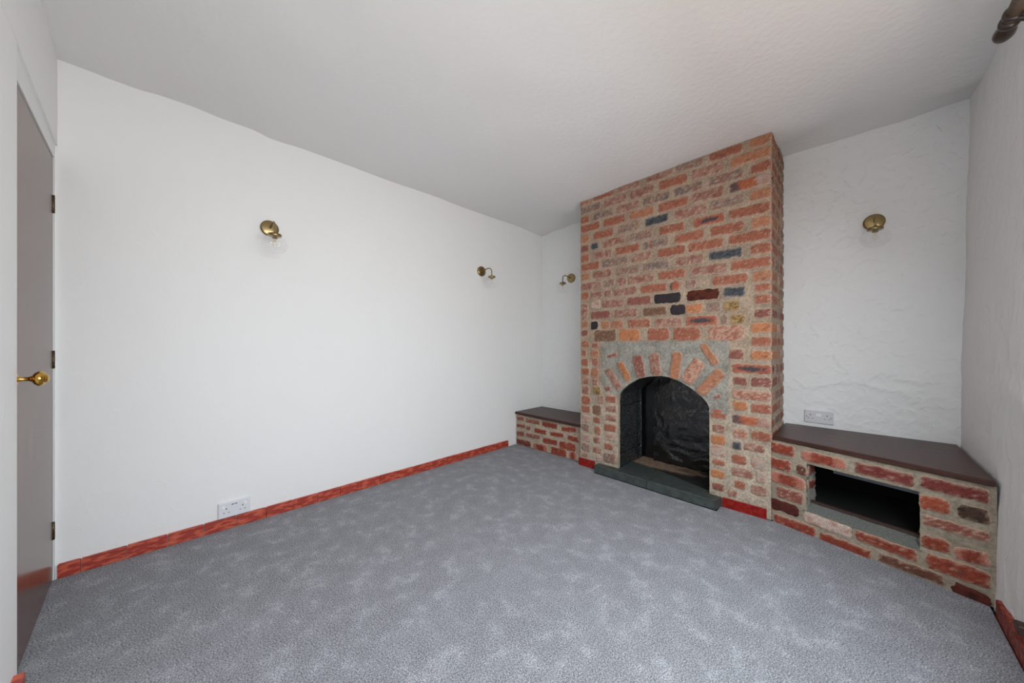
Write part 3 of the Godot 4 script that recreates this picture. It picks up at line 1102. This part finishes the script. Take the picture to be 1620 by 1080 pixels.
# ---------------------------------------------------------------- wall lamps
func make_lamp() -> Node3D:
	# stands on the wall at its origin, z out of the wall
	var o := Node3D.new()
	var out := Basis(Vector3(1, 0, 0), PI / 2.0)
	var st := begin()
	add_lathe(st, [Vector2(0.0, -0.012), Vector2(0.0485, -0.012), Vector2(0.0485, 0.010), Vector2(0.0465, 0.014), Vector2(0.040, 0.017), Vector2(0.0, 0.019)], 48, Transform3D(out, Vector3.ZERO))
	part("backplate", finish(st), M.antique_brass, o)
	st = begin()
	var path := [Vector3(0, 0, 0.015), Vector3(0, 0.004, 0.045), Vector3(0, 0.010, 0.075)]
	for k in 9:
		var a := PI / 2.0 * k / 8.0 + 0.12
		path.append(Vector3(0, -0.028 + 0.042 * cos(a - 0.12), 0.104 + 0.052 * sin(a - 0.12)))
	path.append(Vector3(0, -0.058, 0.156))
	add_tube(st, path, 0.0052, 14)
	part("arm", finish(st), M.antique_brass, o)
	var hub := Vector3(0, -0.074, 0.156)
	st = begin()
	add_lathe(st, [Vector2(0.0, -0.022), Vector2(0.013, -0.022), Vector2(0.014, -0.010), Vector2(0.033, -0.009), Vector2(0.0345, -0.006), Vector2(0.0345, 0.004), Vector2(0.032, 0.006), Vector2(0.012, 0.009), Vector2(0.009, 0.016), Vector2(0.0, 0.018)], 40, Transform3D(Basis.IDENTITY, hub))
	part("shade_holder", finish(st), M.antique_brass, o)
	st = begin()
	var prof := []
	for k in 25:
		var a := lerpf(-PI / 2.0, 1.05, k / 24.0)
		prof.append(Vector2(maxf(0.0005, 0.065 * cos(a)), 0.053 * sin(a)))
	add_lathe(st, prof, 144, Transform3D(Basis.IDENTITY, hub + Vector3(0, -0.056, 0)), 24, 0.0016)
	part("glass_shade", finish(st), M.lamp_glass, o)
	st = begin()
	add_lathe(st, [Vector2(0.0003, -0.045), Vector2(0.009, -0.044), Vector2(0.016, -0.037), Vector2(0.0185, -0.028), Vector2(0.016, -0.017), Vector2(0.011, -0.006), Vector2(0.0095, 0.004)], 24, Transform3D(Basis.IDENTITY, hub + Vector3(0, -0.024, 0)))
	var bulb := part("bulb", finish(st), M.lamp_glass, o)
	st = begin()
	for k in 4:
		var a := TAU * k / 4.0
		add_tube(st, [hub + Vector3(0.003 * cos(a), -0.026, 0.003 * sin(a)), hub + Vector3(0.009 * cos(a), -0.056, 0.009 * sin(a))], 0.0011, 6)
	part("filament", finish(st), M.filament, bulb)
	return o


func build_lamps() -> void:
	var first := make_lamp()
	var spots := [
		[P(LEFT, 1.779, 0.436), PI / 2.0, "antique brass globe wall lamp on the left wall, nearer the door"],
		[P(LEFT, 1.772, 2.140), PI / 2.0, "antique brass globe wall lamp at the far end of the left wall, near the corner"],
		[P(-2.151, 1.775, BACK), 0.0, "antique brass globe wall lamp in the alcove left of the chimney"],
		[P(0.087, 1.809, BACK), 0.0, "antique brass globe wall lamp on the rough plaster right of the chimney"]]
	for k in spots.size():
		var o: Node3D = first if k == 0 else first.duplicate()
		o.name = "wall_lamp"
		add_child(o, true)
		o.transform = Transform3D(Basis(Vector3.UP, spots[k][1]), spots[k][0])
		tag(o, spots[k][2], "wall lamp", "brass wall lamps with ribbed glass globes")


# ---------------------------------------------------------------- sockets
func build_sockets() -> void:
	var s := thing("wall_socket", "white double socket low on the left wall above the red tiles", "socket", P(LEFT + 0.001, 0.108, 0.266), "", "")
	s.rotation.y = PI / 2.0
	part("faceplate", plate(0.146, 0.088, 0.013), M.socket_plastic, s)
	for sx in [-1.0, 1.0]:
		part("switch", box_mesh(Vector3(sx * 0.050 - 0.006, 0.010, 0.012), Vector3(sx * 0.050 + 0.006, 0.026, 0.0165), 0.001), M.switch_plastic, s)
		holes(s, sx * 0.040 + (0.003 if sx < 0.0 else -0.003), -0.012, 0.0132)
	for k in 2:
		part("usb_port", box_mesh(Vector3(-0.0135 + 0.0145 * k, 0.0245, 0.011), Vector3(-0.0025 + 0.0145 * k, 0.029, 0.0134), 0.0004), M.pin_hole, s)
	var t := thing("wall_socket", "off-white double socket just above the right bench board", "socket", P(-0.1655, 0.579, BACK - 0.001), "", "")
	part("faceplate", plate(0.146, 0.084, 0.012), M.socket_plastic_warm, t)
	for sx in [-1.0, 1.0]:
		part("switch", box_mesh(Vector3(sx * 0.0068 - 0.006, 0.004, 0.011), Vector3(sx * 0.0068 + 0.006, 0.022, 0.0155), 0.001), M.switch_plastic, t)
		holes(t, sx * 0.041, -0.008, 0.0122)
		var st := begin()
		add_lathe(st, [Vector2(0.0, 0.0), Vector2(0.0030, 0.0), Vector2(0.0030, 0.0007), Vector2(0.0, 0.001)], 12, Transform3D(Basis(Vector3(1, 0, 0), PI / 2.0), Vector3(sx * 0.061, 0.0, 0.0119)))
		part("screw", finish(st), M.pin_hole, t)


func holes(s: Node3D, x: float, y: float, z: float) -> void:
	part("pin_hole", box_mesh(Vector3(x - 0.002, y + 0.016, z - 0.002), Vector3(x + 0.002, y + 0.0245, z + 0.0002), 0.0001), M.pin_hole, s)
	for k in [-1.0, 1.0]:
		part("pin_hole", box_mesh(Vector3(x + k * 0.011 - 0.0032, y - 0.004, z - 0.002), Vector3(x + k * 0.011 + 0.0032, y - 0.0005, z + 0.0002), 0.0001), M.pin_hole, s)


func plate(w: float, h: float, depth: float) -> ArrayMesh:
	# a plate with rounded corners and a chamfered face, z out of the wall
	var st := begin()
	var rings := []
	for q in [[0.0, -0.012], [0.0, depth - 0.003], [0.003, depth], [w, depth]]:
		var ring := []
		for c in 4:
			for k in 5:
				var a := PI / 2.0 * (c + k / 4.0)
				var cx := (1.0 if c == 0 or c == 3 else -1.0) * (w * 0.5 - 0.004)
				var cy := (1.0 if c < 2 else -1.0) * (h * 0.5 - 0.004)
				var p := Vector2(cx + 0.004 * cos(a), cy + 0.004 * sin(a))
				if q[0] == w:
					p = Vector2.ZERO
				else:
					p *= 1.0 - q[0] / (w * 0.25)
				ring.append(Vector3(p.x, p.y, q[1]))
		ring.append(ring[0])
		rings.append(ring)
	for r in 3:
		grid(st, [rings[r], rings[r + 1]], [], -1)
	return finish(st)


# ---------------------------------------------------------------- curtain pole
func build_curtain_pole() -> void:
	var o := thing("curtain_pole", "dark wooden curtain pole with an egg shaped finial above the window at the upper right", "curtain pole", P(0.333, 2.035, 1.79))
	# its own z runs back along the right wall, towards the camera
	var along := Basis(Vector3(1, 0, 0), PI / 2.0)
	var st := begin()
	add_lathe(st, [Vector2(0.0, 0.0), Vector2(0.0165, 0.0), Vector2(0.0165, 1.95), Vector2(0.0, 1.95)], 24, Transform3D(along, Vector3.ZERO))
	part("pole", finish(st), M.pole_wood, o)
	st = begin()
	add_lathe(st, [Vector2(0.0, -0.090), Vector2(0.010, -0.087), Vector2(0.018, -0.078), Vector2(0.0225, -0.064), Vector2(0.0225, -0.050), Vector2(0.019, -0.034), Vector2(0.013, -0.022), Vector2(0.012, -0.016), Vector2(0.021, -0.014), Vector2(0.0225, -0.004), Vector2(0.0215, 0.008), Vector2(0.0165, 0.010)], 28, Transform3D(along, Vector3.ZERO))
	part("finial", finish(st), M.pole_dark, o)
	for z in [0.035, 1.80]:
		st = begin()
		add_lathe(st, [Vector2(0.0165, -0.008), Vector2(0.0215, -0.007), Vector2(0.0215, 0.007), Vector2(0.0165, 0.008)], 24, Transform3D(along, Vector3(0, 0, z)))
		add_tube(st, [Vector3(0.0, -0.015, z), Vector3(0.03, -0.034, z), Vector3(0.07, -0.030, z), Vector3(0.108, -0.022, z)], 0.0075, 12)
		part("bracket", finish(st), M.pole_dark, o)
	var k := part("wooden_peg", box_mesh(Vector3(-0.030, -0.016, -0.022), Vector3(0.02, 0.016, 0.022), 0.004), M.hook_wood, self)
	k.position = P(0.414, 0.112, 2.010)
	tag(k, "small dark wooden peg low on the right wall just above the tiles", "peg")


# ---------------------------------------------------------------- where each brick lies, in metres on its face
func bricks_of_chimney() -> void:
	course(fp, 2.312, .058, [[.007, .107, "o"], [.142, .338, "r"], [.363, .556, "p"], [.600, .796, "p"], [.815, 1.002, "g"], [1.032, 1.224, "r"], [1.255, 1.358, "o"]])
	course(fp, 2.231, .062, [[.015, .216, "g"], [.236, .442, "p"], [.471, .664, "p"], [.696, .895, "r"], [.923, 1.115, "p"], [1.151, 1.358, "o"]])
	course(fp, 2.148, .060, [[.015, .107, "r"], [.142, .332, "g"], [.357, .551, "p"], [.573, .776, "g"], [.801, .994, "g"], [1.028, 1.231, "g"], [1.264, 1.358, "r"]])
	course(fp, 2.069, .062, [[.015, .210, "r"], [.236, .436, "r"], [.465, .664, "o"], [.691, .905, "r"], [.918, 1.119, "p"], [1.151, 1.358, "x"]])
	course(fp, 1.984, .062, [[.015, .107, "o"], [.142, .332, "r"], [.363, .545, "g"], [.589, .771, "d"], [.806, 1.015, "p"], [1.032, 1.231, "g"], [1.257, 1.367, "o"]])
	course(fp, 1.898, .060, [[.015, .100, "m"], [.114, .196, "d"], [.229, .436, "p"], [.465, .654, "g"], [.696, .882, "r"], [.932, 1.123, "D"], [1.143, 1.368, "r"]])
	course(fp, 1.813, .062, [[.015, .107, "r"], [.142, .317, "p"], [.345, .551, "r"], [.573, .766, "g"], [.806, 1.002, "r"], [1.036, 1.231, "r"], [1.264, 1.368, "o"]])
	course(fp, 1.734, .062, [[.015, .203, "r"], [.223, .459, "g"], [.479, .643, "p"], [.685, .882, "r"], [.900, 1.119, "r"], [1.143, 1.370, "r"]])
	course(fp, 1.650, .060, [[.019, .107, "o"], [.135, .315, "p"], [.345, .551, "g"], [.573, .776, "g"], [.806, .998, "p"], [1.024, 1.227, "d"], [1.261, 1.370, "r"]])
	course(fp, 1.566, .060, [[.019, .223, "p"], [.236, .345, "g"], [.359, .448, "p"], [.453, .664, "p"], [.691, .886, "r"], [.914, 1.139, "p"], [1.155, 1.372, "r"]])
	course(fp, 1.482, .060, [[.019, .105, "r"], [.114, .229, "p"], [.243, .320, "p"], [.330, .534, "p"], [.556, .757, "r"], [.773, .868, "x"], [.882, .950, "g"], [1.049, 1.253, "r"], [1.268, 1.372, "o"]])
	course(fp, 1.399, .062, [[.118, .216, "w"], [.226, .424, "p"], [.448, .643, "m"], [.662, .849, "k"], [.891, 1.090, "M"], [1.111, 1.240, "d"]])
	course(fp, 1.310, .062, [[.116, .304, "m"], [.332, .534, "p"], [.573, .757, "b"], [.779, .882, "k"], [.882, .994, "O"], [1.013, 1.105, "g"], [1.113, 1.210, "y"]])
	course(fp, 1.224, .062, [[.116, .186, "k"], [.213, .301, "o"], [.308, .418, "o"], [.448, .638, "r"], [.664, .863, "p"], [.884, 1.086, "D"], [1.097, 1.141, "g"], [1.153, 1.240, "y"]])
	course(fp, 1.135, .095, [[.152, .357, "b"], [.379, .559, "O"], [.611, .774, "r"], [.798, .981, "r"], [1.024, 1.237, "P"]])
	course(fp, 1.410, .041, [[1.281, 1.373, "r"]])
	course(fp, 1.339, .052, [[1.281, 1.373, "r"]])
	course(fp, 1.251, .049, [[1.282, 1.373, "m"]])
	course(fp, 1.163, .056, [[1.262, 1.373, "O"]])
	course(fp, 1.079, .052, [[1.266, 1.373, "r"]])
	course(fp, .998, .058, [[1.147, 1.231, "m"]])
	course(fp, .996, .052, [[1.263, 1.373, "O"]])
	course(fp, .908, .055, [[1.162, 1.373, "D"]])
	course(fp, .829, .051, [[1.167, 1.249, "m"]])
	course(fp, .831, .056, [[1.263, 1.373, "m"]])
	course(fp, .744, .055, [[1.162, 1.380, "P"]])
	course(fp, .670, .058, [[1.165, 1.249, "O"]])
	course(fp, .668, .056, [[1.262, 1.368, "r"]])
	course(fp, .583, .053, [[1.162, 1.368, "x"]])
	course(fp, .493, .056, [[1.166, 1.253, "P"]])
	course(fp, .499, .054, [[1.266, 1.356, "r"]])
	course(fp, .415, .054, [[1.162, 1.218, "d"]])
	course(fp, .421, .050, [[1.224, 1.337, "p"]])
	course(fp, .328, .054, [[1.158, 1.244, "r"]])
	course(fp, .327, .065, [[1.262, 1.336, "w"]])
	course(fp, .247, .053, [[1.158, 1.277, "p"]])
	course(fp, .245, .065, [[1.290, 1.339, "w"]])
	course(fp, .168, .049, [[1.174, 1.240, "r"]])
	course(fp, .162, .056, [[1.261, 1.348, "p"]])
	course(fp, .100, .041, [[1.137, 1.195, "p"]])
	course(fp, .603, .056, [[1.039, 1.137, "r"]])
	course(fp, .505, .051, [[1.048, 1.125, "p"]])
	course(fp, .430, .058, [[1.039, 1.131, "O"]])
	course(fp, .361, .070, [[1.036, 1.132, "w"]])
	course(fp, .282, .035, [[1.049, 1.127, "r"]])
	course(fp, .204, .051, [[1.039, 1.125, "O"]])
	course(fp, .121, .046, [[1.047, 1.123, "m"]])
	course(fp, 1.349, .135, [[.018, .093, "p"]])
	course(fp, 1.235, .058, [[.018, .093, "o"]])
	course(fp, 1.161, .049, [[.020, .095, "m"]])
	course(fp, 1.066, .052, [[.020, .104, "r"]])
	course(fp, .986, .052, [[.020, .078, "r"]])
	course(fp, .907, .064, [[.020, .095, "r"]])
	course(fp, .827, .058, [[.020, .104, "r"]])
	course(fp, .750, .064, [[.020, .102, "p"]])
	course(fp, .665, .067, [[.023, .111, "p"]])
	course(fp, .577, .073, [[.025, .116, "r"]])
	course(fp, 1.051, .042, [[.128, .193, "r"]])
	course(fp, .985, .057, [[.116, .195, "o"]])
	course(fp, .913, .060, [[.127, .190, "r"]])
	course(fp, .817, .090, [[.118, .193, "o"]])
	course(fp, .742, .057, [[.128, .190, "p"]])
	course(fp, .672, .072, [[.132, .213, "y"]])
	course(fp, .596, .065, [[.183, .239, "p"]])
	course(fp, .610, .052, [[.259, .357, "r"]])
	course(fp, .500, .061, [[.025, .111, "r"]])
	course(fp, .414, .067, [[.025, .111, "w"]])
	course(fp, .340, .061, [[.018, .107, "g"]])
	course(fp, .252, .061, [[.023, .118, "w"]])
	course(fp, .165, .067, [[.020, .111, "g"]])
	course(fp, .099, .034, [[.022, .090, "p"]])
	course(fp, .505, .084, [[.132, .220, "b"]])
	course(fp, .419, .051, [[.139, .215, "r"]])
	course(fp, .333, .066, [[.149, .216, "o"]])
	course(fp, .251, .054, [[.139, .213, "p"]])
	course(fp, .166, .051, [[.135, .222, "p"]])
	course(fp, .098, .048, [[.169, .220, "w"]])
	course(fp, .531, .049, [[.257, .357, "p"]])
	course(fp, .456, .049, [[.257, .357, "p"]])
	course(fp, .374, .058, [[.246, .356, "r"]])
	course(fp, .297, .052, [[.246, .357, "w"]])
	course(fp, .215, .049, [[.244, .329, "r"]])
	course(fp, .125, .081, [[.237, .357, "g"]])
	arch_brick(.333, .783, .066, .188, .641, "p")
	arch_brick(.428, .846, .060, .165, .513, "O")
	arch_brick(.550, .894, .080, .173, .214, "m")
	arch_brick(.673, .914, .078, .171, .125, "p")
	arch_brick(.820, .910, .075, .197, -.127, "o")
	arch_brick(.933, .874, .091, .183, -.554, "P")
	arch_brick(1.041, .806, .076, .209, -.698, "o")
	arch_brick(1.035, .995, .055, .164, .553, "o")
	arch_brick(.284, .697, .055, .038, .301, "m")
	arch_brick(1.083, .715, .044, .024, .428, "m")
	arch_brick(.322, .971, .097, .030, .217, "m")


func bricks_of_right_bench() -> void:
	right_brick(.051, .442, .118, .054, .012, "r")
	right_brick(.239, .436, .185, .044, -.017, "c")
	right_brick(.468, .436, .195, .046, -.025, "m")
	right_brick(.039, .350, .103, .057, -.002, "r")
	right_brick(.144, .348, .044, .050, .030, "b")
	right_brick(.076, .268, .164, .057, .005, "c")
	right_brick(.089, .187, .128, .060, .003, "p")
	right_brick(.058, .103, .138, .049, .004, "M")
	right_brick(.108, .018, .199, .057, .025, "r")
	right_brick(.252, .094, .195, .053, -.010, "w")
	right_brick(.324, .015, .200, .044, -.007, "r")
	right_brick(.472, .094, .201, .041, -.011, "r")
	right_brick(.552, .029, .195, .036, .023, "b")
	right_brick(.687, .440, .197, .046, -.033, "m")
	right_brick(.626, .354, .081, .055, .074, "o")
	right_brick(.740, .356, .098, .053, .015, "B")
	right_brick(.688, .274, .190, .034, .024, "p")
	right_brick(.628, .179, .079, .050, .074, "r")
	right_brick(.736, .177, .107, .043, .136, "c")
	right_brick(.702, .098, .195, .060, .026, "r")
	right_brick(.724, .007, .094, .056, -.087, "M")


func bricks_of_left_bench() -> void:
	left_brick(.066, .277, .105, .032, .108, "p")
	left_brick(.240, .275, .186, .033, -.003, "p")
	left_brick(.461, .274, .191, .043, -.006, "r")
	left_brick(.691, .272, .166, .036, .100, "r")
	left_brick(.078, .202, .122, .029, .078, "p")
	left_brick(.183, .199, .055, .037, -.048, "p")
	left_brick(.342, .192, .151, .039, -.005, "r")
	left_brick(.549, .197, .160, .034, .054, "r")
	left_brick(.736, .195, .113, .039, -.008, "r")
	left_brick(.072, .120, .110, .041, .112, "p")
	left_brick(.248, .127, .181, .034, .048, "p")
	left_brick(.467, .115, .180, .045, .041, "r")
	left_brick(.676, .113, .186, .064, .026, "r")
	left_brick(.118, .034, .197, .048, .007, "m")
	left_brick(.343, .031, .180, .056, .057, "c")
	left_brick(.571, .038, .179, .067, .026, "r")
	left_brick(.734, .040, .076, .060, -.019, "c")
